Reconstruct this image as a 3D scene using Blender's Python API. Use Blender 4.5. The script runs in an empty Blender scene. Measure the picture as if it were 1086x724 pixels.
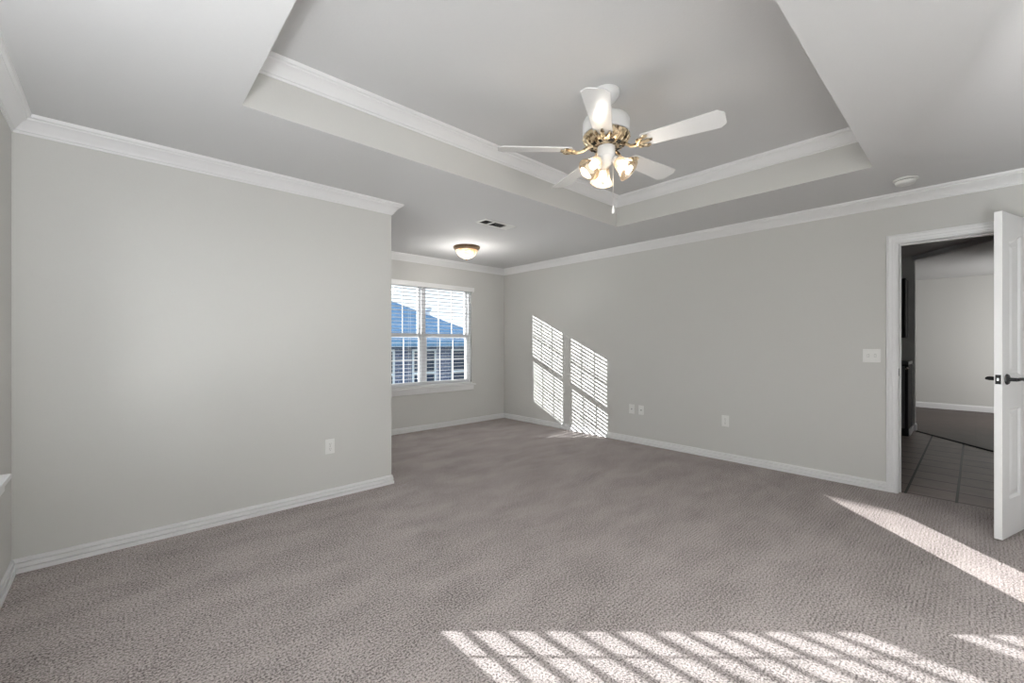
import bpy, bmesh, math, random
from mathutils import Vector, Matrix
random.seed(7)
S = bpy.context.scene
C = S.collection
PI = math.pi

# ------------------------------------------------------------------ camera
CAM_Z = 1.22
cd = bpy.data.cameras.new('camera'); cam = bpy.data.objects.new('camera', cd); C.objects.link(cam)
cd.sensor_width = 36.0; cd.lens = 36.0 * 452.5 / 1086.0
cd.shift_y = 2.0 / 1086.0
cd.clip_start = 0.02; cd.clip_end = 300
cam.location = (0, 0, CAM_Z)
cam.rotation_euler = (PI / 2, 0, -math.atan2(0.677, 0.736))
S.camera = cam

# ------------------------------------------------------------------ colour management, light
S.view_settings.view_transform = 'Standard'
S.view_settings.look = 'None'
S.view_settings.gamma = 1.0
S.view_settings.exposure = 0.0
S.view_settings.use_curve_mapping = False
try:
    S.cycles.use_denoising = True
    S.cycles.max_bounces = 10; S.cycles.diffuse_bounces = 6; S.cycles.transparent_max_bounces = 16
    S.cycles.sample_clamp_indirect = 6.0
    S.cycles.caustics_reflective = False; S.cycles.caustics_refractive = False
except Exception:
    pass
SKY_STRENGTH = 1.45
SUN_STRENGTH = 20.0
LEFT_WINDOW_W = 30.0
w = bpy.data.worlds.new('world'); S.world = w; w.use_nodes = True
bg = w.node_tree.nodes['Background']
bg.inputs[0].default_value = (0.92, 0.965, 1.0, 1); bg.inputs[1].default_value = SKY_STRENGTH

SUN_DIR = Vector((1.0, -0.93, -0.44)).normalized()
def lamp(name, kind, loc, direction, energy, color=(1, 1, 1), **kw):
    d = bpy.data.lights.new(name, kind); d.energy = energy; d.color = color
    for k, v in kw.items(): setattr(d, k, v)
    o = bpy.data.objects.new(name, d); C.objects.link(o); o.location = loc
    if direction is not None:
        o.rotation_euler = Vector(direction).to_track_quat('-Z', 'Y').to_euler()
    return o
lamp('sun', 'SUN', (-10, 12, 8), SUN_DIR, SUN_STRENGTH, (1.0, 0.98, 0.955), angle=math.radians(0.22))
# daylight of the open sky outside the left window
lamp('sky_light_left_window', 'AREA', (-0.76, 2.215, 1.34), (1, 0, 0), LEFT_WINDOW_W, (1.0, 0.985, 0.96),
     shape='RECTANGLE', size=1.7, size_y=1.5)
# light thrown up by the sunlit ground outside that window
lamp('ground_light_left_window', 'AREA', (-1.7, 1.3, -0.1), (1, -0.05, 0.85), 260.0, (1.0, 0.98, 0.95), shape='RECTANGLE', size=2.4, size_y=1.2)
lamp('ground_light_far_window', 'AREA', (3.1, 6.5, -0.35), (0, -1, 0.95), 450.0, (1.0, 0.99, 0.97), shape='RECTANGLE', size=2.2, size_y=1.0)
# unseen fill lamps added around the camera, bounced off the ceiling and walls
lamp('bounce_fill_corner', 'AREA', (0.6, -0.2, 1.3), (-1, -0.6, 0.3), 42.0, (0.96, 0.985, 1.0), shape='DISK', size=0.5)
lamp('bounce_fill_back_wall', 'AREA', (1.6, -0.25, 1.3), (0.25, -1, 0.0), 85.0, (0.96, 0.985, 1.0), shape='DISK', size=0.5)
lamp('bounce_fill_ceiling', 'AREA', (-0.3, 1.0, 1.2), (-0.05, 0.35, 1), 25.0, (0.96, 0.985, 1.0), shape='DISK', size=0.4)
# unseen spot added in place of sunlight mirrored onto the floor by the door
DIR2 = Vector((1.0, 0.935, -0.44)).normalized()
lamp('floor_streak_spot', 'SPOT', Vector((2.6, -0.85, 0.42)) - DIR2 * 25, DIR2, 160000.0, (1.0, 0.98, 0.955),
     spot_size=math.radians(5.6), spot_blend=0.02, shadow_soft_size=0.12)
# area lamps added to fill the rooms behind and beyond
lamp('fill_back_room', 'AREA', (2.6, -4.6, 1.5), (0, 1, 0), 40.0, (1, 0.99, 0.97), shape='RECTANGLE', size=2.0, size_y=1.4)
lamp('fill_living_room', 'AREA', (9.4, -1.7, 1.15), (1, 0.75, 0.05), 52.0, (1, 0.99, 0.97), shape='RECTANGLE', size=1.2, size_y=1.2)

# ------------------------------------------------------------------ dimensions
CEIL = 2.43; TRAY = 2.72
XL, XR, YA, YW, XC = -0.42, 4.665, 3.45, 5.26, 1.745
YB = -0.85
T = 0.12

# ------------------------------------------------------------------ materials
def new_mat(name):
    m = bpy.data.materials.new(name); m.use_nodes = True
    nt = m.node_tree; b = nt.nodes['Principled BSDF']
    return m, nt, b
def setc(b, col): b.inputs['Base Color'].default_value = (*col, 1)
def plain(name, col, rough=0.5, metal=0.0, bump=0.0, bscale=120, var=0.03, coat=0.0):
    m, nt, b = new_mat(name)
    b.inputs['Roughness'].default_value = rough; b.inputs['Metallic'].default_value = metal
    if coat: b.inputs['Coat Weight'].default_value = coat
    tc = nt.nodes.new('ShaderNodeTexCoord')
    n = nt.nodes.new('ShaderNodeTexNoise'); n.inputs['Scale'].default_value = bscale; n.inputs['Detail'].default_value = 3
    nt.links.new(tc.outputs['Object'], n.inputs['Vector'])
    r = nt.nodes.new('ShaderNodeMix'); r.data_type = 'RGBA'
    r.inputs[6].default_value = (*[max(0, c * (1 - var)) for c in col], 1)
    r.inputs[7].default_value = (*[min(1, c * (1 + var)) for c in col], 1)
    nt.links.new(n.outputs['Fac'], r.inputs[0]); nt.links.new(r.outputs[2], b.inputs['Base Color'])
    if bump:
        bp = nt.nodes.new('ShaderNodeBump'); bp.inputs['Strength'].default_value = bump; bp.inputs['Distance'].default_value = 0.002
        nt.links.new(n.outputs['Fac'], bp.inputs['Height']); nt.links.new(bp.outputs[0], b.inputs['Normal'])
    return m
def emit(name, col, strength):
    m = bpy.data.materials.new(name); m.use_nodes = True; nt = m.node_tree
    nt.nodes.clear()
    e = nt.nodes.new('ShaderNodeEmission'); e.inputs[0].default_value = (*col, 1); e.inputs[1].default_value = strength
    o = nt.nodes.new('ShaderNodeOutputMaterial'); nt.links.new(e.outputs[0], o.inputs[0])
    return m

M = {}
M['wall'] = plain('wall_paint', (0.605, 0.600, 0.580), 0.75, bump=0.12, bscale=90, var=0.012)
M['ceiling'] = plain('ceiling_paint', (0.64, 0.64, 0.642), 0.8, bump=0.25, bscale=70, var=0.012)
M['trim'] = plain('trim_paint', (0.80, 0.80, 0.805), 0.35, var=0.01)
M['door'] = plain('door_paint', (0.82, 0.82, 0.825), 0.4, bump=0.04, bscale=200, var=0.01)
M['white'] = plain('white_enamel', (0.82, 0.82, 0.82), 0.3, var=0.01)
M['blade'] = plain('white_blade', (0.80, 0.80, 0.80), 0.22, var=0.01, coat=0.3)
M['plastic'] = plain('white_plastic', (0.80, 0.80, 0.78), 0.35, var=0.01)
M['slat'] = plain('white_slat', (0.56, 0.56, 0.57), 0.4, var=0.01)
M['vinyl'] = plain('white_vinyl', (0.80, 0.81, 0.83), 0.4, var=0.01)
M['black'] = plain('black_metal', (0.008, 0.008, 0.009), 0.5, var=0.1)
M['dark'] = plain('dark_recess', (0.012, 0.012, 0.012), 0.8, var=0.1)
M['steel'] = plain('bright_steel', (0.7, 0.7, 0.7), 0.25, metal=1.0)
M['grey_slot'] = plain('grey_slot', (0.30, 0.30, 0.29), 0.5)
M['cabinet'] = plain('black_cabinet', (0.008, 0.007, 0.0065), 0.75, var=0.3, bscale=30)
M['cabinet_grey'] = plain('dark_grey_panel', (0.10, 0.10, 0.10), 0.35, var=0.1)
M['counter'] = plain('dark_counter', (0.02, 0.02, 0.02), 0.3, var=0.4, bscale=60)
M['bronze'] = plain('aged_bronze', (0.42, 0.30, 0.20), 0.3, metal=0.85, var=0.3, bscale=40)
M['chain'] = plain('chain_nickel', (0.75, 0.75, 0.73), 0.35, metal=0.6)
M['bwhite'] = plain('exterior_trim_blue_cast', (0.60, 0.68, 0.80), 0.6)  # white trim with the blue of outdoor light mixed into its colour

def brass_mat():
    m, nt, b = new_mat('antique_brass')
    b.inputs['Metallic'].default_value = 0.9; b.inputs['Roughness'].default_value = 0.28
    tc = nt.nodes.new('ShaderNodeTexCoord')
    n = nt.nodes.new('ShaderNodeTexNoise'); n.inputs['Scale'].default_value = 45; n.inputs['Detail'].default_value = 3
    nt.links.new(tc.outputs['Object'], n.inputs['Vector'])
    cr = nt.nodes.new('ShaderNodeValToRGB')
    cr.color_ramp.elements[0].position = 0.38; cr.color_ramp.elements[0].color = (0.13, 0.085, 0.045, 1)
    cr.color_ramp.elements[1].position = 0.55; cr.color_ramp.elements[1].color = (0.80, 0.67, 0.47, 1)
    nt.links.new(n.outputs['Fac'], cr.inputs[0]); nt.links.new(cr.outputs[0], b.inputs['Base Color'])
    bp = nt.nodes.new('ShaderNodeBump'); bp.inputs['Strength'].default_value = 0.5; bp.inputs['Distance'].default_value = 0.003
    nt.links.new(n.outputs['Fac'], bp.inputs['Height']); nt.links.new(bp.outputs[0], b.inputs['Normal'])
    return m
M['brass'] = brass_mat()

def carpet_mat():
    m, nt, b = new_mat('carpet_loop')
    b.inputs['Roughness'].default_value = 0.95; b.inputs['Specular IOR Level'].default_value = 0.1
    L = nt.links.new
    tc = nt.nodes.new('ShaderNodeTexCoord')
    # distinct tufts in rows running across the room
    mp = nt.nodes.new('ShaderNodeMapping'); mp.inputs['Scale'].default_value = (115, 130, 60)
    L(tc.outputs['Object'], mp.inputs['Vector'])
    v = nt.nodes.new('ShaderNodeTexNoise'); v.inputs['Scale'].default_value = 1.0; v.inputs['Detail'].default_value = 2.5; v.inputs['Roughness'].default_value = 0.7
    L(mp.outputs[0], v.inputs['Vector'])
    wv = nt.nodes.new('ShaderNodeTexWave'); wv.wave_type = 'BANDS'; wv.bands_direction = 'Y'
    wv.inputs['Scale'].default_value = 17.0; wv.inputs['Distortion'].default_value = 2.2; wv.inputs['Detail'].default_value = 2; wv.inputs['Detail Scale'].default_value = 2.5
    L(tc.outputs['Object'], wv.inputs['Vector'])
    nap = nt.nodes.new('ShaderNodeTexNoise'); nap.inputs['Scale'].default_value = 3.2; nap.inputs['Detail'].default_value = 5; nap.inputs['Roughness'].default_value = 0.62
    mp2 = nt.nodes.new('ShaderNodeMapping'); mp2.inputs['Scale'].default_value = (0.7, 1.5, 1); mp2.inputs['Rotation'].default_value = (0, 0, 0.35)
    L(tc.outputs['Object'], mp2.inputs['Vector']); L(mp2.outputs[0], nap.inputs['Vector'])
    def math_(op, a, bb):
        n = nt.nodes.new('ShaderNodeMath'); n.operation = op
        for i, x in enumerate((a, bb)):
            if isinstance(x, (int, float)): n.inputs[i].default_value = x
            else: L(x, n.inputs[i])
        return n.outputs[0]
    h = math_('ADD', math_('ADD', math_('MULTIPLY', math_('SUBTRACT', v.outputs['Fac'], 0.5), 1.9), 0.525), math_('MULTIPLY', wv.outputs['Fac'], 0.085))
    f = math_('ADD', h, math_('MULTIPLY', math_('SUBTRACT', nap.outputs['Fac'], 0.5), 0.34))
    cr = nt.nodes.new('ShaderNodeValToRGB')
    cr.color_ramp.elements[0].position = 0.30; cr.color_ramp.elements[0].color = (0.125, 0.108, 0.105, 1)
    cr.color_ramp.elements[1].position = 0.74; cr.color_ramp.elements[1].color = (0.55, 0.495, 0.48, 1)
    L(f, cr.inputs[0]); L(cr.outputs[0], b.inputs['Base Color'])
    bp = nt.nodes.new('ShaderNodeBump'); bp.inputs['Strength'].default_value = 0.55; bp.inputs['Distance'].default_value = 0.006
    L(h, bp.inputs['Height']); L(bp.outputs[0], b.inputs['Normal'])
    return m
M['carpet'] = carpet_mat()

def brick_mat(name, c1, c2, mortar, bw, rh, ms, offset=0.0, rot=0.0, rough=0.4, shift=(0, 0, 0), vertical=False):
    m, nt, b = new_mat(name); b.inputs['Roughness'].default_value = rough
    L = nt.links.new
    tc = nt.nodes.new('ShaderNodeTexCoord'); mp = nt.nodes.new('ShaderNodeMapping')
    mp.inputs['Rotation'].default_value = (PI / 2 if vertical else 0, 0, rot); mp.inputs['Location'].default_value = shift
    L(tc.outputs['Object'], mp.inputs['Vector'])
    br = nt.nodes.new('ShaderNodeTexBrick'); br.offset = offset
    br.inputs['Color1'].default_value = (*c1, 1); br.inputs['Color2'].default_value = (*c2, 1); br.inputs['Mortar'].default_value = (*mortar, 1)
    br.inputs['Scale'].default_value = 1.0; br.inputs['Mortar Size'].default_value = ms
    br.inputs['Brick Width'].default_value = bw; br.inputs['Row Height'].default_value = rh
    L(mp.outputs[0], br.inputs['Vector'])
    n = nt.nodes.new('ShaderNodeTexNoise'); n.inputs['Scale'].default_value = 9; n.inputs['Detail'].default_value = 5
    L(tc.outputs['Object'], n.inputs['Vector'])
    mx = nt.nodes.new('ShaderNodeMix'); mx.data_type = 'RGBA'; mx.blend_type = 'MULTIPLY'; mx.inputs[0].default_value = 0.5
    L(br.outputs['Color'], mx.inputs[6]); L(n.outputs['Fac'], mx.inputs[7]); L(mx.outputs[2], b.inputs['Base Color'])
    return m
M['tile'] = brick_mat('brown_tile', (0.42, 0.345, 0.315), (0.36, 0.29, 0.262), (0.012, 0.010, 0.009), 0.30, 0.29, 0.009, shift=(0.05, 0.19, 0))
M['wood'] = brick_mat('dark_wood_floor', (0.11, 0.076, 0.066), (0.092, 0.063, 0.054), (0.05, 0.035, 0.03), 0.13, 1.6, 0.002, offset=0.4, rough=0.45)
M['shingle'] = brick_mat('shingle_blue_cast', (0.19, 0.38, 0.66), (0.16, 0.33, 0.58), (0.12, 0.26, 0.47), 0.3, 0.14, 0.006, offset=0.5, rough=0.9)  # blue cast of the outdoor light is put into the shingle colour
M['brick'] = brick_mat('brick_blue_cast', (0.13, 0.17, 0.30), (0.09, 0.12, 0.24), (0.27, 0.34, 0.52), 0.21, 0.075, 0.012, offset=0.5, rough=0.9, vertical=True)  # brick colour carries the painted-in blue of outdoor light
M['lawn'] = plain('dormant_lawn', (0.13, 0.15, 0.09), 0.95, var=0.3, bscale=6)
M['ext_glass'] = plain('dark_house_glass', (0.03, 0.05, 0.10), 0.1, var=0.1)

def pane_mat():
    m = bpy.data.materials.new('window_glass'); m.use_nodes = True; nt = m.node_tree; nt.nodes.clear()
    t = nt.nodes.new('ShaderNodeBsdfTransparent'); g = nt.nodes.new('ShaderNodeBsdfGlossy'); g.inputs['Roughness'].default_value = 0.02
    t.inputs[0].default_value = (0.95, 0.97, 0.98, 1)
    fr = nt.nodes.new('ShaderNodeFresnel'); fr.inputs[0].default_value = 1.3
    mx = nt.nodes.new('ShaderNodeMixShader'); o = nt.nodes.new('ShaderNodeOutputMaterial')
    nt.links.new(fr.outputs[0], mx.inputs[0]); nt.links.new(t.outputs[0], mx.inputs[1]); nt.links.new(g.outputs[0], mx.inputs[2]); nt.links.new(mx.outputs[0], o.inputs[0])
    return m
M['pane'] = pane_mat()

def shade_mat():
    # frosted amber-tinted lamp glass: translucent, partly clear
    m = bpy.data.materials.new('frosted_lamp_glass'); m.use_nodes = True; nt = m.node_tree; nt.nodes.clear()
    L = nt.links.new
    t = nt.nodes.new('ShaderNodeBsdfTransparent'); t.inputs[0].default_value = (0.97, 0.91, 0.83, 1)
    tr = nt.nodes.new('ShaderNodeBsdfTranslucent'); tr.inputs[0].default_value = (0.86, 0.72, 0.55, 1)
    g = nt.nodes.new('ShaderNodeBsdfGlossy'); g.inputs['Roughness'].default_value = 0.12; g.inputs[0].default_value = (0.9, 0.87, 0.82, 1)
    m1 = nt.nodes.new('ShaderNodeMixShader'); m1.inputs[0].default_value = 0.28
    m2 = nt.nodes.new('ShaderNodeMixShader'); m2.inputs[0].default_value = 0.16
    o = nt.nodes.new('ShaderNodeOutputMaterial')
    L(t.outputs[0], m1.inputs[1]); L(tr.outputs[0], m1.inputs[2]); L(m1.outputs[0], m2.inputs[1]); L(g.outputs[0], m2.inputs[2]); L(m2.outputs[0], o.inputs[0])
    return m
M['shade'] = shade_mat()
M['bulb'] = emit('lit_bulb', (1.0, 0.93, 0.82), 3.5)
def alabaster():
    m, nt, b = new_mat('lit_alabaster_glass')
    L = nt.links.new
    tc = nt.nodes.new('ShaderNodeTexCoord'); n = nt.nodes.new('ShaderNodeTexNoise'); n.inputs['Scale'].default_value = 9; n.inputs['Detail'].default_value = 3; n.inputs['Distortion'].default_value = 1.5
    L(tc.outputs['Object'], n.inputs['Vector'])
    cr = nt.nodes.new('ShaderNodeValToRGB')
    cr.color_ramp.elements[0].position = 0.36; cr.color_ramp.elements[0].color = (0.78, 0.50, 0.26, 1)
    cr.color_ramp.elements[1].position = 0.56; cr.color_ramp.elements[1].color = (1.0, 0.90, 0.72, 1)
    L(n.outputs['Fac'], cr.inputs[0]); L(cr.outputs[0], b.inputs['Base Color']); L(cr.outputs[0], b.inputs['Emission Color'])
    b.inputs['Emission Strength'].default_value = 0.75; b.inputs['Roughness'].default_value = 0.25
    return m
M['alabaster'] = alabaster()

# ------------------------------------------------------------------ mesh helpers
def obj(name, bm, mat, parent=None, loc=None, smooth=False, bevel=0.0):
    bmesh.ops.recalc_face_normals(bm, faces=bm.faces)
    me = bpy.data.meshes.new(name); bm.to_mesh(me); bm.free()
    me.materials.append(M[mat] if isinstance(mat, str) else mat)
    o = bpy.data.objects.new(name, me); C.objects.link(o)
    if parent is not None: o.parent = parent
    if loc is not None: o.location = loc
    if smooth:
        for p in me.polygons: p.use_smooth = True
        try: me.set_sharp_from_angle(angle=math.radians(38))
        except Exception: pass
    if bevel:
        bv = o.modifiers.new('bevel', 'BEVEL'); bv.width = bevel; bv.segments = 2; bv.limit_method = 'ANGLE'
    return o
def struct(name, bm, mat, parent=None, **kw):
    o = obj(name, bm, mat, parent, **kw)
    if parent is None: o['kind'] = 'structure'
    return o
def tag(o, label, cat, group=None):
    o['label'] = label; o['category'] = cat
    if group: o['group'] = group
    return o
def thing(name, label, cat, loc=(0, 0, 0), rotz=0.0, group=None):
    o = bpy.data.objects.new(name, None); C.objects.link(o); o.empty_display_size = 0.05
    o.location = loc; o.rotation_euler = (0, 0, rotz)
    return tag(o, label, cat, group)
def dup(root, loc, rotz, label):
    r = root.copy(); C.objects.link(r); r.location = loc; r.rotation_euler = (0, 0, rotz); r['label'] = label
    for ch in list(root.children):
        c = ch.copy(); C.objects.link(c); c.parent = r
        for g in list(ch.children):
            d = g.copy(); C.objects.link(d); d.parent = c
    return r
def box(bm, x0, x1, y0, y1, z0, z1):
    v = [bm.verts.new((x, y, z)) for x in (x0, x1) for y in (y0, y1) for z in (z0, z1)]
    for f in ((0, 1, 3, 2), (4, 6, 7, 5), (0, 4, 5, 1), (2, 3, 7, 6), (0, 2, 6, 4), (1, 5, 7, 3)):
        bm.faces.new([v[i] for i in f])
    return v
def B(*boxes):
    bm = bmesh.new()
    for b in boxes: box(bm, *b)
    return bm
def lathe(bm, prof, seg=32, mat=None, cap=True):
    """prof: (r, z) list; revolve about z"""
    mat = mat or Matrix.Identity(4); rings = []
    for r, z in prof:
        if r < 1e-6: rings.append([bm.verts.new(mat @ Vector((0, 0, z)))])
        else: rings.append([bm.verts.new(mat @ Vector((r * math.cos(2 * PI * k / seg), r * math.sin(2 * PI * k / seg), z))) for k in range(seg)])
    for a, b in zip(rings, rings[1:]):
        for k in range(seg):
            q = [a[k % len(a)], a[(k + 1) % len(a)], b[(k + 1) % len(b)], b[k % len(b)]]
            u = []
            for x in q:
                if x not in u: u.append(x)
            if len(u) >= 3:
                try: bm.faces.new(u)
                except ValueError: pass
    if cap:
        for r_ in (rings[0], rings[-1]):
            if len(r_) > 2: bm.faces.new(r_)
    return bm
def tube(bm, pts, rad, seg=8, rads=None):
    pts = [Vector(p) for p in pts]; rings = []
    for i, p in enumerate(pts):
        t = (pts[min(i + 1, len(pts) - 1)] - pts[max(i - 1, 0)]).normalized()
        up = Vector((0, 0, 1)) if abs(t.z) < 0.9 else Vector((1, 0, 0))
        a = t.cross(up).normalized(); b = t.cross(a).normalized()
        r = rads[i] if rads else rad
        rings.append([bm.verts.new(p + a * r * math.cos(2 * PI * k / seg) + b * r * math.sin(2 * PI * k / seg)) for k in range(seg)])
    for a, b in zip(rings, rings[1:]):
        for k in range(seg): bm.faces.new((a[k], a[(k + 1) % seg], b[(k + 1) % seg], b[k]))
    bm.faces.new(rings[0]); bm.faces.new(rings[-1])
    return bm
def prism(bm, poly, z0, z1, mat=None):
    mat = mat or Matrix.Identity(4)
    a = [bm.verts.new(mat @ Vector((x, y, z0))) for x, y in poly]; b = [bm.verts.new(mat @ Vector((x, y, z1))) for x, y in poly]
    n = len(poly)
    bm.faces.new(a); bm.faces.new(b)
    for k in range(n): bm.faces.new((a[k], a[(k + 1) % n], b[(k + 1) % n], b[k]))
    return bm
def mitre_runs(path, prof, z_base, closed=False):
    """path: xy points with the room on the RIGHT of travel; prof: (offset into room, z). one bmesh per run, mitred at the corners."""
    pts = [Vector(p) for p in path]; n = len(pts)
    def nrm(a, b):
        d = (b - a).normalized(); return Vector((d.y, -d.x))
    offs = []
    for i in range(n):
        if closed or 0 < i < n - 1:
            n1 = nrm(pts[i - 1], pts[i]); n2 = nrm(pts[i], pts[(i + 1) % n])
            offs.append((n1 + n2) / (1 + n1.dot(n2)))
        elif i == 0: offs.append(nrm(pts[0], pts[1]))
        else: offs.append(nrm(pts[-2], pts[-1]))
    runs = []
    for i in range(n if closed else n - 1):
        j = (i + 1) % n; bm = bmesh.new()
        a = [bm.verts.new((*(pts[i] + offs[i] * o), z_base + z)) for o, z in prof]
        b = [bm.verts.new((*(pts[j] + offs[j] * o), z_base + z)) for o, z in prof]
        m = len(prof)
        for k in range(m): bm.faces.new((a[k], b[k], b[(k + 1) % m], a[(k + 1) % m]))
        bm.faces.new(a); bm.faces.new(list(reversed(b)))
        runs.append(bm)
    return runs

# ------------------------------------------------------------------ room shell
W_X0, W_X1 = 2.32, 3.99            # opening of the far window
L_Y0, L_Y1 = 1.45, 3.115            # opening of the left window
SILL, HEAD = 0.607, 2.065
D_Y0, D_Y1, D_H = -0.285, 0.426, 2.03   # bedroom doorway

fl = bmesh.new()
box(fl, XL - T, XR + 0.045, -6.0, YW + 0.1, -0.12, 0.0)
struct('floor', fl, 'carpet')
struct('wall_front', B((XL - T, XC, YA, YA + T, 0, CEIL + 0.05)), 'wall')
struct('wall_alcove', B((XC - T, XC, YA + T, YW + 0.15, 0, CEIL + 0.05)), 'wall')
WT = 0.15; WL = 0.25
struct('wall_far', B((XC, W_X0, YW, YW + WT, 0, CEIL + 0.05), (W_X1, XR + T, YW, YW + WT, 0, CEIL + 0.05),
                     (W_X0, W_X1, YW, YW + WT, 0, SILL - 0.025), (W_X0, W_X1, YW, YW + WT, HEAD, CEIL + 0.05)), 'wall')
struct('wall_left', B((XL - WL, XL, L_Y1, YA, 0, CEIL + 0.05), (XL - WL, XL, YB - T, L_Y0, 0, CEIL + 0.05),
                      (XL - WL, XL, L_Y0, L_Y1, 0, SILL - 0.025), (XL - WL, XL, L_Y0, L_Y1, HEAD, CEIL + 0.05)), 'wall')
struct('wall_right', B((XR, XR + T, D_Y1 + 0.02, YW, 0, CEIL + 0.05), (XR, XR + T, -6.0, D_Y0 - 0.02, 0, CEIL + 0.05),
                       (XR, XR + T, D_Y0 - 0.02, D_Y1 + 0.02, D_H + 0.02, CEIL + 0.05)), 'wall')
struct('wall_back', B((XL, 2.266, YB - T, YB, 0, CEIL + 0.05), (2.80, XR, YB - T, YB, 0, CEIL + 0.05), (2.266, 2.80, YB - T, YB, 2.05, CEIL + 0.05)), 'wall')  # gap added in this wall to let the spot beam through
# unseen room added behind the camera wall, its opening shaped for the spot beam
struct('wall_beam_opening', B((XL - WT, XL, -2.85, YB - T, 0, CEIL + 0.05), (XL - WT, XL, -6.0, -4.62, 0, CEIL + 0.05),
                                (XL - WT, XL, -4.62, -2.85, 0, 0.6), (XL - WT, XL, -4.62, -2.85, 2.0, CEIL + 0.05)), 'wall')
struct('wall_back_room_end', B((XL - WT, XR + T, -6.12, -6.0, 0, CEIL + 0.05)), 'wall')

# ceiling with the raised tray
TX0, TX1, TY0, TY1 = 0.458, 3.803, 0.478, 2.527
struct('ceiling', B((XL - WT, TX0, -6.0, YW + WT, CEIL, CEIL + 0.06), (TX1, XR + T, -6.0, YW + WT, CEIL, CEIL + 0.06),
                    (TX0, TX1, -6.0, TY0, CEIL, CEIL + 0.06), (TX0, TX1, TY1, YW + WT, CEIL, CEIL + 0.06)), 'ceiling')
struct('ceiling_tray', B((TX0 - 0.1, TX1 + 0.1, TY0 - 0.1, TY1 + 0.1, TRAY, TRAY + 0.06)), 'ceiling')
struct('wall_tray', B((TX0 - 0.08, TX0 + 0.001, TY0 - 0.08, TY1 + 0.08, CEIL + 0.0005, TRAY), (TX1 - 0.001, TX1 + 0.08, TY0 - 0.08, TY1 + 0.08, CEIL + 0.0005, TRAY),
                      (TX0, TX1, TY0 - 0.08, TY0 + 0.001, CEIL + 0.0005, TRAY), (TX0, TX1, TY1 - 0.001, TY1 + 0.08, CEIL + 0.0005, TRAY)), 'wall')

CROWN = [(0, -0.092), (0.007, -0.092), (0.009, -0.081), (0.016, -0.079), (0.018, -0.072), (0.026, -0.062), (0.038, -0.046),
         (0.051, -0.034), (0.061, -0.028), (0.063, -0.020), (0.074, -0.017), (0.079, -0.008), (0.080, 0), (0, 0)]
BASE = [(0, 0), (0.018, 0), (0.018, 0.0215), (0.0165, 0.0235), (0.002, 0.0240), (0.002, 0.0275), (0.0135, 0.0285), (0.0135, 0.0500),
        (0.0125, 0.0515), (0.001, 0.0520), (0.001, 0.0552), (0.0095, 0.0560), (0.0095, 0.068), (0.007, 0.0735), (0.003, 0.076), (0, 0.076)]
room_path = [(XL, YB), (XL, YA), (XC, YA), (XC, YW), (XR, YW), (XR, YB)]
for nm, bm in zip(('left', 'front', 'alcove', 'far', 'right'), mitre_runs(room_path, CROWN, CEIL)):
    struct('trim_crown_' + nm, bm, 'trim', smooth=True)
for nm, bm in zip(('left', 'front', 'alcove', 'far'), mitre_runs(room_path[:5], BASE, 0)):
    struct('baseboard_' + nm, bm, 'trim')
CAS_W = 0.068
struct('baseboard_right', mitre_runs([(XR, YW), (XR, D_Y1 + 0.006 + CAS_W)], BASE, 0)[0], 'trim')
struct('baseboard_entry', mitre_runs([(XR, D_Y0 - 0.006 - CAS_W), (XR, YB)], BASE, 0)[0], 'trim')
for nm, bm in zip(('left', 'far', 'right', 'near'),
                  mitre_runs([(TX0, TY0), (TX0, TY1), (TX1, TY1), (TX1, TY0)], CROWN, TRAY, closed=True)):
    struct('trim_tray_' + nm, bm, 'trim', smooth=True)

# ------------------------------------------------------------------ door frame and casing
def casing(bm, side):
    """three mitred pieces around the doorway on one face of the right wall (side -1: bedroom)"""
    x_face = XR if side < 0 else XR + T
    prof = [(0.0, 0.0), (0.0, 0.010), (0.004, 0.013), (0.010, 0.013), (0.012, 0.010), (0.018, 0.012), (0.030, 0.015), (0.033, 0.012), (0.036, 0.015),
            (0.052, 0.018), (0.055, 0.015), (0.058, 0.019), (0.066, 0.019), (CAS_W, 0.016), (CAS_W, 0.0)]
    y0, y1, zt = D_Y0 - 0.006, D_Y1 + 0.006, D_H + 0.006
    path = [((y1, 0.0), (1, 0)), ((y1, zt), (1, 1)), ((y0, zt), (-1, 1)), ((y0, 0.0), (-1, 0))]
    rings = [[bm.verts.new((x_face + side * h, p[0] + o * d[0], p[1] + o * d[1])) for o, h in prof] for p, d in path]
    for a, b in zip(rings, rings[1:]):
        n = len(prof)
        for k in range(n): bm.faces.new((a[k], a[(k + 1) % n], b[(k + 1) % n], b[k]))
    bm.faces.new(rings[0]); bm.faces.new(rings[-1])
cm = bmesh.new(); casing(cm, -1); casing(cm, 1)
struct('trim_1', cm, 'trim', smooth=True)
jb = B((XR, XR + T, D_Y1, D_Y1 + 0.02, 0, D_H + 0.02), (XR, XR + T, D_Y0 - 0.02, D_Y0, 0, D_H + 0.02), (XR, XR + T, D_Y0, D_Y1, D_H, D_H + 0.02),
       (XR + 0.045, XR + 0.08, D_Y1 - 0.011, D_Y1, 0, D_H), (XR + 0.045, XR + 0.08, D_Y0, D_Y0 + 0.011, 0, D_H), (XR + 0.045, XR + 0.08, D_Y0 + 0.011, D_Y1 - 0.011, D_H - 0.011, D_H))
jamb = struct('trim_2', jb, 'trim')
obj('strike_plate', B((XR + 0.006, XR + 0.034, D_Y1 - 0.0015, D_Y1, 0.955, 1.015)), 'black', jamb)

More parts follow.
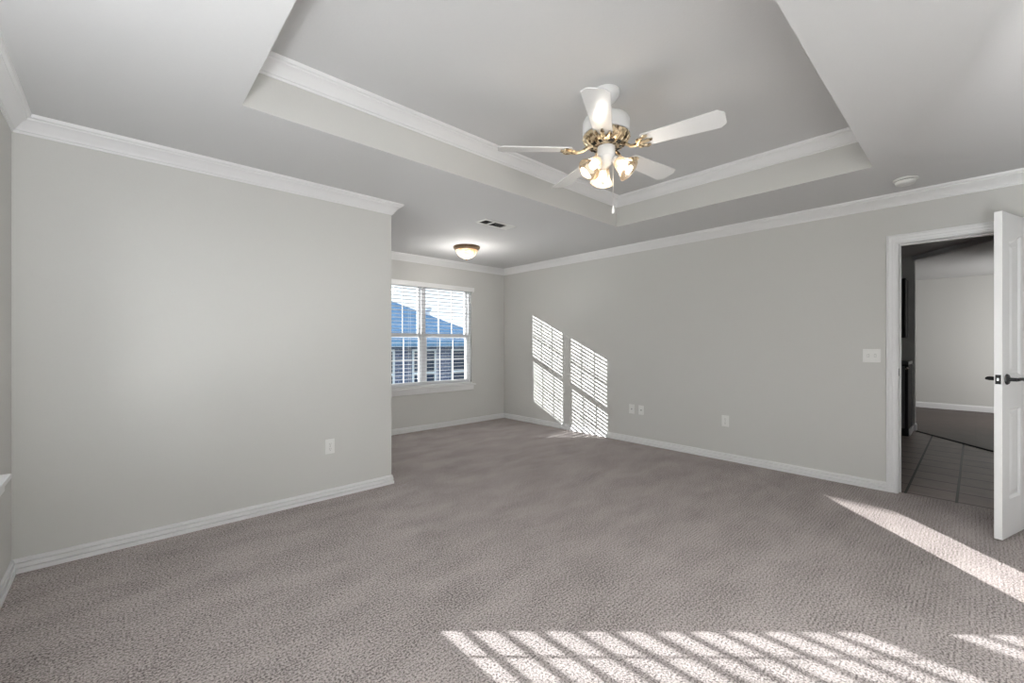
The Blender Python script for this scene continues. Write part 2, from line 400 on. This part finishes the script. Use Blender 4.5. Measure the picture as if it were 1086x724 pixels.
# ------------------------------------------------------------------ windows
def window(n, along, a0, a1, plane, out, deep=0.0, horn=0.055, rail=0.045):
    """along 'x' (far wall) or 'y' (left wall); a0..a1 opening; plane: inner wall face; out: +1/-1 outdoors direction"""
    def bx(a, b, d0, d1, z0, z1):
        p0, p1 = sorted((plane + out * (d0 + (deep if d0 > 0.019 else 0)), plane + out * (d1 + (deep if d1 > 0.019 else 0))))
        return (a, b, p0, p1, z0, z1) if along == 'x' else (p0, p1, a, b, z0, z1)
    mid = (a0 + a1) / 2
    fr = B(bx(a0, a0 + 0.05, 0.02, 0.11, SILL, HEAD), bx(a1 - 0.05, a1, 0.02, 0.11, SILL, HEAD), bx(a0 + 0.05, a1 - 0.05, 0.02, 0.11, HEAD - 0.03, HEAD),
           bx(a0 + 0.05, a1 - 0.05, 0.02, 0.11, SILL, SILL + 0.022), bx(mid - 0.03, mid + 0.03, 0.02, 0.11, SILL + 0.022, HEAD - 0.03))
    root = struct('window_%d' % n, fr, 'vinyl')
    for u0, u1 in ((a0 + 0.05, mid - 0.03), (mid + 0.03, a1 - 0.05)):
        for z0, z1, d in ((SILL + 0.022, 1.36, 0.03), (1.30, HEAD - 0.03, 0.062)):
            s = 0.032
            zb = z0 + (rail if d < 0.05 else 0.055); zt = z1 - (0.055 if d < 0.05 else 0.03)
            obj('sash', B(bx(u0, u0 + s, d, d + 0.03, z0, z1), bx(u1 - s, u1, d, d + 0.03, z0, z1), bx(u0 + s, u1 - s, d, d + 0.03, z0, zb), bx(u0 + s, u1 - s, d, d + 0.03, zt, z1)), 'vinyl', root)
            mu = bmesh.new()
            for k in (1, 2):
                c = u0 + s + (u1 - u0 - 2 * s) * k / 3
                box(mu, *bx(c - 0.005, c + 0.005, d + 0.010, d + 0.020, zb, zt))
            c = (zb + zt) / 2
            box(mu, *bx(u0 + s, u1 - s, d + 0.011, d + 0.019, c - 0.005, c + 0.005))
            obj('muntin_grid', mu, 'vinyl', root)
            obj('glass_pane', B(bx(u0 + s, u1 - s, d + 0.0135, d + 0.0165, zb, zt)), 'pane', root)
    obj('window_stool', B(bx(a0 - horn, a1 + horn, -0.045, 0.0, SILL - 0.025, SILL), bx(a0, a1, 0.0, 0.02, SILL - 0.025, SILL), bx(a0, a1, 0.02, 0.15, SILL - 0.025, SILL)), 'trim', root, bevel=0.004)
    obj('window_apron', B(bx(a0 - 0.035, a1 + 0.035, -0.016, 0.0, SILL - 0.095, SILL - 0.025)), 'trim', root, bevel=0.004)
    return root
def blind(label, along, a0, a1, plane, out, inset=0.0, tilt=0.001):
    plane = plane + out * inset
    def bx(a, b, d0, d1, z0, z1):
        p0, p1 = sorted((plane + out * d0, plane + out * d1))
        return (a, b, p0, p1, z0, z1) if along == 'x' else (p0, p1, a, b, z0, z1)
    def pt(a, d, z):
        return (a, plane + out * d, z) if along == 'x' else (plane + out * d, a, z)
    base = pt((a0 + a1) / 2, -0.008, SILL)
    root = thing('window_blind', label, 'blind', base)
    inv = Vector(base)
    def sub(bm):
        bmesh.ops.translate(bm, verts=bm.verts, vec=-inv); return bm
    obj('valance', sub(B(bx(a0 - 0.02, a1 + 0.02, -0.050, -0.040, HEAD - 0.062, HEAD + 0.006), bx(a0 - 0.02, a0 - 0.010, -0.040, -0.001, HEAD - 0.062, HEAD + 0.006), bx(a1 + 0.010, a1 + 0.02, -0.040, -0.001, HEAD - 0.062, HEAD + 0.006))), 'white', root, bevel=0.003)
    obj('headrail', sub(B(bx(a0 + 0.006, a1 - 0.006, -0.036, 0.014, HEAD - 0.05, HEAD - 0.002))), 'white', root)
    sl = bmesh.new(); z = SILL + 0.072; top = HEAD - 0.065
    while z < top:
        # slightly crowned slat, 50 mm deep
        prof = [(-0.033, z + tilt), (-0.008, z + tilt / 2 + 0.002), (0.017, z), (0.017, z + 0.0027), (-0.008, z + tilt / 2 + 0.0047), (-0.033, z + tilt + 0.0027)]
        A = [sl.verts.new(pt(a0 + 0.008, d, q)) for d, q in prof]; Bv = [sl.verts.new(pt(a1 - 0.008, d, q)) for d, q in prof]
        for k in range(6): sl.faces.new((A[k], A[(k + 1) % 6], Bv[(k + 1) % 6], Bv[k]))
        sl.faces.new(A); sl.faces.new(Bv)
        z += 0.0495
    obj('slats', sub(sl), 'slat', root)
    obj('bottom_rail', sub(B(bx(a0 + 0.008, a1 - 0.008, -0.033, 0.017, SILL + 0.003, SILL + 0.022))), 'white', root, bevel=0.003)
    for k in (0.06, 0.36, 0.64, 0.94):
        a = a0 + (a1 - a0) * k
        obj('ladder_cord', sub(B(bx(a - 0.001, a + 0.001, -0.0352, -0.0335, SILL + 0.01, HEAD - 0.05), bx(a - 0.001, a + 0.001, 0.0175, 0.019, SILL + 0.01, HEAD - 0.05))), 'white', root)
    return root
window(1, 'x', W_X0, W_X1, YW, 1)
blind('white horizontal slat blind hanging in the far alcove window, slats open', 'x', W_X0, W_X1, YW, 1)
window(2, 'y', L_Y0, L_Y1, XL, -1, deep=0.11, horn=-0.03, rail=0.03)
blind('white horizontal slat blind at the left edge window, only its end showing', 'y', L_Y0 + 0.02, L_Y1 - 0.02, XL, -1, inset=0.045, tilt=-0.008)

# ------------------------------------------------------------------ bedroom door, standing open
DW, DT, DH = 0.700, 0.035, 2.022
ang = math.atan2(0.285, -0.958)
HX, HY = 4.667, -0.276
def door_slab():
    """local: x from hinge 0 to latch DW, y thickness, room-facing faces with four moulded panels"""
    bm = bmesh.new()
    REC = 0.010
    box(bm, 0, DW, REC, DT - REC, 0, DH)                       # core, seen in the panel recesses
    st, mull = 0.112, 0.10
    pw = (DW - 2 * st - mull) / 2
    cols = [(st, st + pw), (st + pw + mull, DW - st)]
    lo = (0.235, 0.80); up = (1.005, 1.845); rise = 0.05
    for y0, y1 in ((0.0, REC), (DT - REC, DT)):
        for x0, x1 in ((0, st), (cols[0][1], cols[1][0]), (DW - st, DW)): box(bm, x0, x1, y0, y1, 0, DH)
        for c, (x0, x1) in enumerate(cols):
            box(bm, x0, x1, y0, y1, 0, lo[0]); box(bm, x0, x1, y0, y1, lo[1], up[0])
            # top rail with the arch rising to the middle of the door
            n = 8; pts = [(x0, DH), (x1, DH)]
            arc = []
            for k in range(n + 1):
                f = k / n; g = f if c == 0 else 1 - f
                arc.append((x0 + (x1 - x0) * f, up[1] + rise * (0.5 - 0.5 * math.cos(PI * g))))
            poly = [(x0, DH)] + arc + [(x1, DH)]
            va = [bm.verts.new((x, y0, z)) for x, z in poly]; vb = [bm.verts.new((x, y1, z)) for x, z in poly]
            bm.faces.new(va); bm.faces.new(vb)
            for k in range(len(poly)):
                j = (k + 1) % len(poly); bm.faces.new((va[k], va[j], vb[j], vb[k]))
    # raised fields with sloped edges
    for sgn, yb in ((-1, REC), (1, DT - REC)):
        for c, (x0, x1) in enumerate(cols):
            for kind, (z0, z1) in (('lo', lo), ('up', up)):
                def outline(ins):
                    a, b = x0 + ins, x1 - ins
                    if kind == 'lo': return [(a, z0 + ins), (b, z0 + ins), (b, z1 - ins), (a, z1 - ins)]
                    top = []
                    for k in range(9):
                        f = k / 8; x = b + (a - b) * f; g = (x - x0) / (x1 - x0); g = g if c == 0 else 1 - g
                        top.append((x, z1 - ins + rise * (0.5 - 0.5 * math.cos(PI * g))))
                    return [(a, z0 + ins), (b, z0 + ins)] + top
                rings = []
                for ins, d in ((0.0, 0.0098), (0.016, 0.0004), (0.022, 0.0004), (0.050, 0.0080), (0.054, 0.0080)):
                    rings.append([bm.verts.new((x, yb + sgn * d, z)) for x, z in outline(ins)])
                for A, Bq in zip(rings, rings[1:]):
                    n = len(A)
                    for k in range(n): bm.faces.new((A[k], A[(k + 1) % n], Bq[(k + 1) % n], Bq[k]))
                bm.faces.new(rings[-1])
    return bm
door = struct('door_1', door_slab(), 'door', loc=(HX, HY, 0.012))
door.rotation_euler = (0, 0, ang)
door['label'] = 'white moulded panel door standing open into the bedroom'
hz = 0.985
obj('latch_plate', B((DW, DW + 0.0015, 0.005, 0.030, hz - 0.029, hz + 0.029)), 'black', door, bevel=0.001)
obj('latch_bolt', B((DW + 0.0015, DW + 0.008, 0.011, 0.023, hz - 0.010, hz + 0.010)), 'steel', door, bevel=0.002)
def lever(side):
    y = 0.0 if side < 0 else DT
    bm = bmesh.new(); xc = DW - 0.066
    m4 = Matrix.Translation((xc, y, hz)) @ Matrix.Rotation(PI / 2 * (1 if side < 0 else -1), 4, 'X')
    lathe(bm, [(0.033, 0), (0.033, 0.004), (0.029, 0.010), (0.014, 0.013), (0.011, 0.018), (0.011, 0.045)], 24, m4)
    tube(bm, [(xc + 0.006, y + side * 0.048, hz), (xc - 0.02, y + side * 0.050, hz + 0.002), (xc - 0.06, y + side * 0.050, hz + 0.003), (xc - 0.09, y + side * 0.049, hz - 0.001), (xc - 0.118, y + side * 0.046, hz - 0.001)], 0.009, 10,
         [0.009, 0.010, 0.0085, 0.010, 0.005])
    return bm
obj('door_handle', lever(1), 'black', door, smooth=True)
obj('door_handle', lever(-1), 'black', door, smooth=True)
for z in (0.2, 1.0, 1.8):
    obj('hinge', tube(bmesh.new(), [(-0.004, DT + 0.004, z - 0.045), (-0.004, DT + 0.004, z + 0.045)], 0.006, 8), 'black', door)

# ------------------------------------------------------------------ kitchen passage and living room beyond the doorway
dg0, dgd = Vector((8.16, 0.559)), Vector((-0.795, -0.607)).normalized()
FX = 11.29
XH = XR + 0.045
tl = bmesh.new(); prism(tl, [(XH, dg0.y + dgd.y * ((XH - dg0.x) / dgd.x)), (8.17, 0.567), (8.17, 3.2), (XH, 3.2)], -0.12, -0.002)
struct('floor_passage', tl, 'tile')
yd = dg0.y + dgd.y * ((XH - dg0.x) / dgd.x)
wd = bmesh.new(); prism(wd, [(XH, yd), (XH, -4.0), (FX + 0.1, -4.0), (FX + 0.1, 3.2), (8.17, 3.2), (8.17, 0.567)], -0.12, -0.002)
struct('floor_living', wd, 'wood')
# dark threshold strip along the change of floor
nn = Vector((-dgd.y, dgd.x)) * 0.02
pa, pb = dg0, Vector((XH + 0.02, yd))
ts = bmesh.new(); prism(ts, [tuple(pa + nn), tuple(pb + nn), tuple(pb - nn), tuple(pa - nn)], -0.002, 0.006)
struct('trim_3', ts, 'dark')
struct('ceiling_passage', B((XR + T, FX + 0.1, -4.0, 3.2, CEIL, CEIL + 0.06)), 'ceiling')
n2 = Vector((-dgd.y, dgd.x)) * 0.05
hd = bmesh.new(); prism(hd, [tuple(pa + n2), tuple(pb + n2), tuple(pb - n2), tuple(pa - n2)], CEIL - 0.06, CEIL)
struct('trim_4', hd, 'ceiling')  # header strip added to keep light off the passage ceiling
struct('wall_living', B((FX, FX + 0.1, -4.0, 3.2, 0, CEIL)), 'wall')
struct('wall_living_end', B((XR + T, FX + 0.1, -4.1, -4.0, 0, CEIL)), 'wall')
struct('wall_passage_end', B((XR + T, FX + 0.1, 3.2, 3.3, 0, CEIL)), 'wall')
struct('wall_kitchen', B((8.16, 8.28, 0.575, 3.2, 0, CEIL)), 'wall')
struct('baseboard_living', mitre_runs([(FX, 3.2), (FX, -4.0)], [(0, 0), (0.015, 0), (0.015, 0.08), (0.008, 0.10), (0, 0.105)], 0)[0], 'trim')
struct('baseboard_kitchen', mitre_runs([(8.28, 0.9), (8.28, 0.575), (8.16, 0.575), (8.16, 0.69)][::-1], [(0, 0), (0.014, 0), (0.014, 0.08), (0.008, 0.095), (0, 0.10)], 0)[0], 'trim')
struct('baseboard_kitchen_end', mitre_runs([(8.16, 0.575), (8.28, 0.575)][::-1], [(0, 0), (-0.014, 0), (-0.014, 0.08), (-0.008, 0.095), (0, 0.10)], 0)[0], 'trim')

t = thing('upper_cabinet', 'black wall cabinet hanging above the dark counter past the doorway', 'cabinet', (7.98, 1.112, 1.30))
obj('body', B((-0.165, 0.179, -0.47, 0.9, 0, 0.80)), 'cabinet', t)
for y0, y1 in ((-0.465, -0.01), (0.0, 0.44), (0.45, 0.895)):
    d = obj('door', B((-0.185, -0.166, y0, y1, 0.005, 0.795)), 'cabinet', t, bevel=0.003)
    obj('handle', tube(bmesh.new(), [(-0.21, y0 + 0.04, 0.10), (-0.21, y0 + 0.04, 0.24)], 0.006, 8), 'steel', d)
t = thing('base_cabinet', 'black kitchen base cabinet with dark counter, seen at doorway left edge', 'cabinet', (7.86, 1.2, 0))
obj('body', B((-0.24, 0.29, -0.60, 0.9, 0.0, 0.94)), 'cabinet', t)
obj('countertop', B((-0.28, 0.299, -0.605, 0.92, 0.94, 0.98)), 'counter', t, bevel=0.004)
obj('plinth', B((-0.20, 0.29, -0.612, -0.601, 0.0, 0.085)), 'trim', t)
for y0, y1 in ((-0.598, -0.568), (-0.565, -0.525), (-0.52, 0.25), (0.26, 0.89)):
    d = obj('door', B((-0.262, -0.241, y0, y1, 0.10, 0.92)), 'cabinet_grey' if -0.57 < y0 < -0.53 else 'cabinet', t, bevel=0.003)
    if y1 - y0 > 0.3:
        obj('handle', tube(bmesh.new(), [(-0.30, y0 + 0.04, 0.84), (-0.30, y1 - 0.04, 0.84)], 0.010, 8), 'steel', d)
    elif y0 < -0.59:
        obj('handle', tube(bmesh.new(), [(-0.262, y0 + 0.012, 0.89), (-0.29, y0 + 0.012, 0.89), (-0.30, y0 - 0.0, 0.90)], 0.016, 8), 'steel', d)

# ------------------------------------------------------------------ outdoors
struct('ground', B((-40, 40, -40, 60, -1.35, -1.25)), 'lawn')
hY = 11.0
t = thing('neighbour_house', 'house with sloping shingle roof seen through the far window blind, blue outdoor light put into its colours', 'house', (6.2, hY, -1.25))
EZ = 2.53                                                            # eave height above that ground
obj('wall', B((-2.4, 2.75, 0.0, 5.0, 0.0, EZ)), 'brick', t)
rb = bmesh.new()
e0 = [(-2.8, -0.4, EZ), (3.0, -0.4, EZ), (3.0, 5.4, EZ), (-2.8, 5.4, EZ)]
r0 = [(-1.3, 2.5, EZ + 1.62), (-0.2, 2.5, EZ + 1.62)]
ev = [rb.verts.new(p) for p in e0]; lo_ = [rb.verts.new((x, y, z - 0.14)) for x, y, z in e0]; rv = [rb.verts.new(p) for p in r0]
rb.faces.new((ev[0], ev[1], rv[1], rv[0])); rb.faces.new((ev[1], ev[2], rv[1])); rb.faces.new((ev[2], ev[3], rv[0], rv[1])); rb.faces.new((ev[3], ev[0], rv[0]))
for k in range(4): rb.faces.new((ev[k], ev[(k + 1) % 4], lo_[(k + 1) % 4], lo_[k]))
rb.faces.new(lo_)
obj('roof', rb, 'shingle', t)
obj('fascia', B((-2.82, 3.02, -0.44, -0.40, EZ - 0.16, EZ + 0.01)), 'shingle', t)
for x0, x1 in ((-1.3, -0.55), (0.0, 0.8), (1.35, 2.05)):
    f = obj('window', B((x0, x0 + 0.06, -0.03, 0.0, 0.9, 2.3), (x1 - 0.06, x1, -0.03, 0.0, 0.9, 2.3), (x0 + 0.06, x1 - 0.06, -0.03, 0.0, 0.9, 0.96), (x0 + 0.06, x1 - 0.06, -0.03, 0.0, 2.24, 2.3),
                        (x0 + 0.06, x1 - 0.06, -0.03, 0.0, 1.57, 1.63)), 'bwhite', t)
    obj('pane', B((x0 + 0.06, x1 - 0.06, -0.012, 0.0, 0.96, 2.24)), 'ext_glass', f)
vt = bmesh.new(); lathe(vt, [(0.07, 0), (0.07, 0.25), (0.13, 0.27), (0.13, 0.36), (0.0, 0.44)], 16, Matrix.Translation((1.25, 1.2, EZ + 0.75)))
obj('roof_vent', vt, 'bwhite', t, smooth=True)

# ------------------------------------------------------------------ ceiling fan
FAN = (2.134, 1.491, TRAY)
fan = thing('ceiling_fan', 'white five blade ceiling fan with brass brackets and three lit lamps', 'ceiling fan', FAN)
def zf(z): return z - TRAY
obj('canopy', lathe(bmesh.new(), [(0.076, 0.0), (0.078, -0.012), (0.074, -0.03), (0.058, -0.052), (0.034, -0.066), (0.02, -0.07)], 32), 'white', fan, smooth=True)
obj('downrod', tube(bmesh.new(), [(0, 0, -0.06), (0, 0, zf(2.56))], 0.013, 12), 'white', fan, smooth=True)
obj('motor_housing', lathe(bmesh.new(), [(0.02, zf(2.575)), (0.05, zf(2.572)), (0.10, zf(2.566)), (0.128, zf(2.552)), (0.137, zf(2.535)), (0.138, zf(2.475)), (0.132, zf(2.462)), (0.10, zf(2.458))], 40), 'white', fan, smooth=True)
# brass lower ring with raised ornament and vent slots
ring = lathe(bmesh.new(), [(0.128, zf(2.458)), (0.137, zf(2.452)), (0.138, zf(2.440)), (0.128, zf(2.430)), (0.108, zf(2.405)), (0.085, zf(2.392)), (0.06, zf(2.388)), (0.03, zf(2.390))], 40)
for k in range(20):
    a = 2 * PI * k / 20
    tube(ring, [(0.137 * math.cos(a), 0.137 * math.sin(a), zf(2.445)), (0.122 * math.cos(a + 0.08), 0.122 * math.sin(a + 0.08), zf(2.418)), (0.100 * math.cos(a), 0.100 * math.sin(a), zf(2.395))], 0.006, 6)
rg = obj('motor_ring', ring, 'brass', fan, smooth=True)
vs = bmesh.new()
for k in range(10):
    a0_ = 2 * PI * (k + 0.2) / 10; a1_ = 2 * PI * (k + 0.8) / 10
    q = []
    for r, z in ((0.0985, zf(2.3955)), (0.078, zf(2.3870))):
        q.append([vs.verts.new((r * math.cos(a0_ + (a1_ - a0_) * j / 4), r * math.sin(a0_ + (a1_ - a0_) * j / 4), z)) for j in range(5)])
    for j in range(4): vs.faces.new((q[0][j], q[0][j + 1], q[1][j + 1], q[1][j]))
so = obj('vent_slots', vs, 'dark', rg)
sm_ = so.modifiers.new('thick', 'SOLIDIFY'); sm_.thickness = 0.003
obj('switch_housing', lathe(bmesh.new(), [(0.046, zf(2.392)), (0.052, zf(2.386)), (0.052, zf(2.335)), (0.049, zf(2.330)), (0.051, zf(2.326)), (0.046, zf(2.312)), (0.034, zf(2.290)), (0.022, zf(2.276)), (0.010, zf(2.270)), (0, zf(2.268))], 32), 'white', fan, smooth=True)
BLZ = zf(2.372)
def blade_bm():
    bm = bmesh.new(); R0, R1 = 0.205, 0.645; w0, w1 = 0.052, 0.070
    poly = [(R0 + 0.012, -w0), (R1 - 0.028, -w1), (R1 - 0.022, -w1 + 0.010), (R1 - 0.004, -w1 + 0.024), (R1, -w1 + 0.036), (R1, w1 - 0.036), (R1 - 0.004, w1 - 0.024), (R1 - 0.022, w1 - 0.010), (R1 - 0.028, w1), (R0 + 0.012, w0), (R0, w0 - 0.02), (R0, -w0 + 0.02)]
    return prism(bm, poly, -0.003, 0.003)
def iron_bm():
    bm = bmesh.new()
    # cast arm from the motor, dropping to the blade, then a three lobed scroll plate under it
    tube(bm, [(0.085, 0, 0.024), (0.115, 0, 0.012), (0.145, 0.006, -0.008), (0.175, 0.003, -0.016), (0.20, 0, -0.013)], 0.010, 8, [0.012, 0.011, 0.009, 0.010, 0.012])
    for s in (-1, 0, 1):
        tip = (0.272 - 0.018 * abs(s), s * 0.040, -0.0065)
        tube(bm, [(0.19, s * 0.004, -0.012), (0.215, s * 0.030 , -0.010), (0.24, s * 0.042, -0.008), tip], 0.008, 8, [0.010, 0.009, 0.010, 0.006])
        lathe(bm, [(0, -0.006), (0.011, -0.004), (0.012, 0.0), (0.010, 0.003), (0, 0.003)], 12, Matrix.Translation((tip[0] - 0.02, tip[1], -0.0065)))
    for s in (-1, 1):
        pts = []
        for k in range(9):
            a = k / 8 * 4.2
            pts.append((0.205 + 0.016 * math.cos(a + 1.0), s * (0.022 + 0.014 * math.sin(a + 1.0)), -0.012))
        tube(bm, pts, 0.0055, 6)
    lathe(bm, [(0, -0.008), (0.014, -0.006), (0.017, 0.0), (0.014, 0.004), (0, 0.004)], 14, Matrix.Translation((0.20, 0, -0.010)))
    return bm
blade_me = iron_me = None
for k in range(5):
    az = math.radians(-5.5 + 72 * k)
    rot = Matrix.Rotation(az, 4, 'Z') @ Matrix.Rotation(math.radians(-12), 4, 'X')
    if k == 0:
        bl = obj('blade', blade_bm(), 'blade', fan, bevel=0.0015); ir = obj('blade_bracket', iron_bm(), 'brass', fan, smooth=True)
        b0, i0 = bl, ir
    else:
        bl = b0.copy(); C.objects.link(bl); bl.parent = fan
        ir = i0.copy(); C.objects.link(ir); ir.parent = fan
    bl.matrix_local = Matrix.Translation((0, 0, BLZ)) @ rot
    ir.matrix_local = Matrix.Translation((0, 0, BLZ - 0.003)) @ rot
# light kit: three bell shades
BELL = [(0.024, 0.0), (0.031, -0.008), (0.038, -0.030), (0.044, -0.055), (0.052, -0.078), (0.062, -0.095), (0.069, -0.104)]
for k, azd in enumerate((47, 168, -72)):
    az = math.radians(azd)
    base = Matrix.Translation((0, 0, zf(2.312))) @ Matrix.Rotation(az, 4, 'Z')
    tilt = base @ Matrix.Translation((0.052, 0, -0.006)) @ Matrix.Rotation(math.radians(-46), 4, 'Y')
    arm = bmesh.new()
    tube(arm, [(0.035, 0, 0.002), (0.045, 0, 0.0), (0.054, 0, -0.008)], 0.012, 10)
    lathe(arm, [(0.010, 0.006), (0.024, 0.0), (0.027, -0.010), (0.027, -0.022), (0.020, -0.026)], 20, Matrix.Translation((0.052, 0, -0.006)) @ Matrix.Rotation(math.radians(-46), 4, 'Y'))
    a = obj('lamp_arm', arm, 'white', fan, smooth=True); a.matrix_local = base
    sh = lathe(bmesh.new(), BELL + [(r - 0.0025, z) for r, z in reversed(BELL)], 32, cap=False)
    s = obj('lamp_shade', sh, 'shade', fan, smooth=True); s.matrix_local = tilt @ Matrix.Translation((0, 0, -0.012))
    bb = lathe(bmesh.new(), [(0, -0.012), (0.012, -0.014), (0.014, -0.03), (0.019, -0.046), (0.025, -0.062), (0.023, -0.076), (0.014, -0.086), (0, -0.089)], 20)
    bo = obj('bulb', bb, 'bulb', fan, smooth=True); bo.matrix_local = tilt
    lp = (Matrix.Translation(FAN) @ tilt) @ Vector((0, 0, -0.118))
    lamp('fan_bulb_light', 'POINT', lp, None, 2.0, (1.0, 0.94, 0.85), shadow_soft_size=0.03)
def chain(x, y, z0, z1, end):
    bm = bmesh.new(); n = int((z0 - z1) / 0.008)
    tube(bm, [(x, y, z0), (x, y, z1)], 0.0013, 6)
    for k in range(n):
        z = z0 - (k + 0.5) * 0.008
        lathe(bm, [(0, z - 0.0022), (0.0022, z), (0, z + 0.0022)], 6, Matrix.Translation((x, y, 0)))
    c = obj('pull_chain', bm, 'chain', fan)
    e = lathe(bmesh.new(), end, 14, Matrix.Translation((x, y, z1)))
    obj('chain_pull', e, 'white', c, smooth=True)
chain(0.030, -0.028, zf(2.32), zf(2.035), [(0.002, 0.002), (0.005, -0.006), (0.0065, -0.02), (0.008, -0.036), (0.006, -0.042), (0, -0.043)])
chain(-0.022, 0.006, zf(2.30), zf(2.185), [(0.002, 0.002), (0.008, -0.006), (0.011, -0.014), (0.008, -0.022), (0, -0.026)])

# ------------------------------------------------------------------ alcove dome light
DOME = (3.205, 4.325, CEIL)
t = thing('dome_light', 'lit alabaster dome ceiling light with bronze rim in the alcove', 'ceiling light', DOME)
obj('rim', lathe(bmesh.new(), [(0.10, 0), (0.165, 0), (0.168, -0.008), (0.160, -0.014), (0.166, -0.020), (0.160, -0.030), (0.148, -0.040), (0.143, -0.046), (0.135, -0.046), (0.135, -0.012)], 40), 'bronze', t, smooth=True)
obj('glass_bowl', lathe(bmesh.new(), [(0.140, -0.038), (0.137, -0.052), (0.126, -0.078), (0.106, -0.104), (0.078, -0.126), (0.044, -0.142), (0.012, -0.149), (0.0, -0.150)], 40), 'alabaster', t, smooth=True)
obj('finial', lathe(bmesh.new(), [(0.014, -0.147), (0.015, -0.152), (0.008, -0.156), (0.010, -0.162), (0.006, -0.170), (0, -0.172)], 16), 'bronze', t, smooth=True)
lamp('dome_bulb_light', 'POINT', (DOME[0], DOME[1], CEIL - 0.36), None, 12.0, (1.0, 0.97, 0.93), shadow_soft_size=0.08)

# ------------------------------------------------------------------ air vent
t = thing('air_vent', 'white ceiling air vent with dark slots near the alcove light', 'vent', (2.816, 3.305, CEIL))
fx0, fx1, fy0, fy1 = -0.205, 0.205, -0.085, 0.080
obj('frame', B((fx0, fx1, fy0, fy0 + 0.028, -0.006, 0), (fx0, fx1, fy1 - 0.028, fy1, -0.006, 0), (fx0, fx0 + 0.028, fy0 + 0.028, fy1 - 0.028, -0.006, 0), (fx1 - 0.10, fx1, fy0 + 0.028, fy1 - 0.028, -0.006, 0),
               (-0.085, -0.055, fy0 + 0.028, fy1 - 0.028, -0.006, 0)), 'plastic', t, bevel=0.002)
obj('duct_opening', B((fx0 + 0.028, fx1 - 0.10, fy0 + 0.028, fy1 - 0.028, -0.002, -0.0005)), 'dark', t)
sb = bmesh.new()
for k in range(7):
    y = fy0 + 0.036 + k * 0.0155
    m4 = Matrix.Translation((0, y, -0.003)) @ Matrix.Rotation(math.radians(60), 4, 'X')
    for a_, b_ in ((fx0 + 0.03, -0.086), (-0.054, fx1 - 0.101)):
        vv = box(sb, a_, b_, -0.0025, 0.0025, -0.0004, 0.0004)
        bmesh.ops.transform(sb, matrix=m4, verts=vv)
obj('louvers', sb, 'cabinet_grey', t)

# ------------------------------------------------------------------ smoke detector
t = thing('smoke_detector', 'round white smoke detector on the ceiling near the open door', 'smoke detector', (4.262, 0.352, CEIL))
obj('base', lathe(bmesh.new(), [(0.072, 0), (0.073, -0.004), (0.070, -0.010), (0.058, -0.011)], 36), 'plastic', t, smooth=True)
obj('gap', lathe(bmesh.new(), [(0.054, -0.010), (0.054, -0.015)], 36), 'dark', t, smooth=True)
obj('cover', lathe(bmesh.new(), [(0.058, -0.0145), (0.060, -0.018), (0.057, -0.032), (0.050, -0.040), (0.030, -0.044), (0.012, -0.044), (0.010, -0.047), (0, -0.047)], 36), 'plastic', t, smooth=True)

# ------------------------------------------------------------------ wall plates (local: plate in xz plane, facing -y)
def plate_bm(wd_, ht): return B((-wd_ / 2, wd_ / 2, -0.006, 0, -ht / 2, ht / 2))
def outlet(label, loc, rz):
    t = thing('wall_outlet', label, 'outlet', loc, rz)
    obj('plate', plate_bm(0.072, 0.116), 'plastic', t, bevel=0.0025)
    for dz in (-0.020, 0.020):
        r = obj('receptacle', lathe(bmesh.new(), [(0.0165, 0), (0.0165, 0.0022), (0, 0.0022)], 20, Matrix.Translation((0, -0.006, dz)) @ Matrix.Rotation(PI / 2, 4, 'X')), 'plastic', t)
        obj('slots', B((-0.0075, -0.0050, -0.0088, -0.0081, dz - 0.003, dz + 0.007), (0.0050, 0.0075, -0.0088, -0.0081, dz - 0.003, dz + 0.007), (-0.0025, 0.0025, -0.0088, -0.0081, dz - 0.012, dz - 0.007)), 'grey_slot', r)
    obj('screw', lathe(bmesh.new(), [(0.003, 0), (0.003, 0.001), (0, 0.0012)], 10, Matrix.Translation((0, -0.006, 0)) @ Matrix.Rotation(PI / 2, 4, 'X')), 'steel', t)
    return t
o1 = outlet('white duplex outlet on the left wall beside the alcove corner', (1.221, YA, 0.409), 0)
dup(o1, (XR, 1.773, 0.409), -PI / 2, 'white duplex outlet on the right wall between switch and sunlit patch')
def jack(label, loc):
    t = thing('wall_jack', label, 'wall jack', loc, -PI / 2)
    obj('plate', plate_bm(0.073, 0.114), 'plastic', t, bevel=0.0025)
    obj('jack', lathe(bmesh.new(), [(0.008, 0), (0.008, 0.004), (0.005, 0.008), (0, 0.008)], 12, Matrix.Translation((0, -0.006, 0)) @ Matrix.Rotation(PI / 2, 4, 'X')), 'grey_slot', t)
    return t
j1 = jack('white jack plate nearest the sunlit window patch, left of the pair', (XR, 2.880, 0.410))
dup(j1, (XR, 2.750, 0.410), -PI / 2, 'white jack plate farther from sunlit patch, right of the pair')
t = thing('light_switch', 'white two gang light switch plate beside the door casing', 'light switch', (XR, 0.594, 1.117), -PI / 2)
obj('plate', plate_bm(0.117, 0.114), 'plastic', t, bevel=0.0025)
for dx in (-0.023, 0.023):
    obj('toggle_slot', B((dx - 0.0065, dx + 0.0065, -0.0066, -0.006, -0.0135, 0.0135)), 'grey_slot', t)
    g = obj('toggle', B((dx - 0.005, dx + 0.005, -0.0095, -0.006, -0.012, 0.012), (dx - 0.0035, dx + 0.0035, -0.018, -0.0095, 0.001, 0.010)), 'plastic', t)
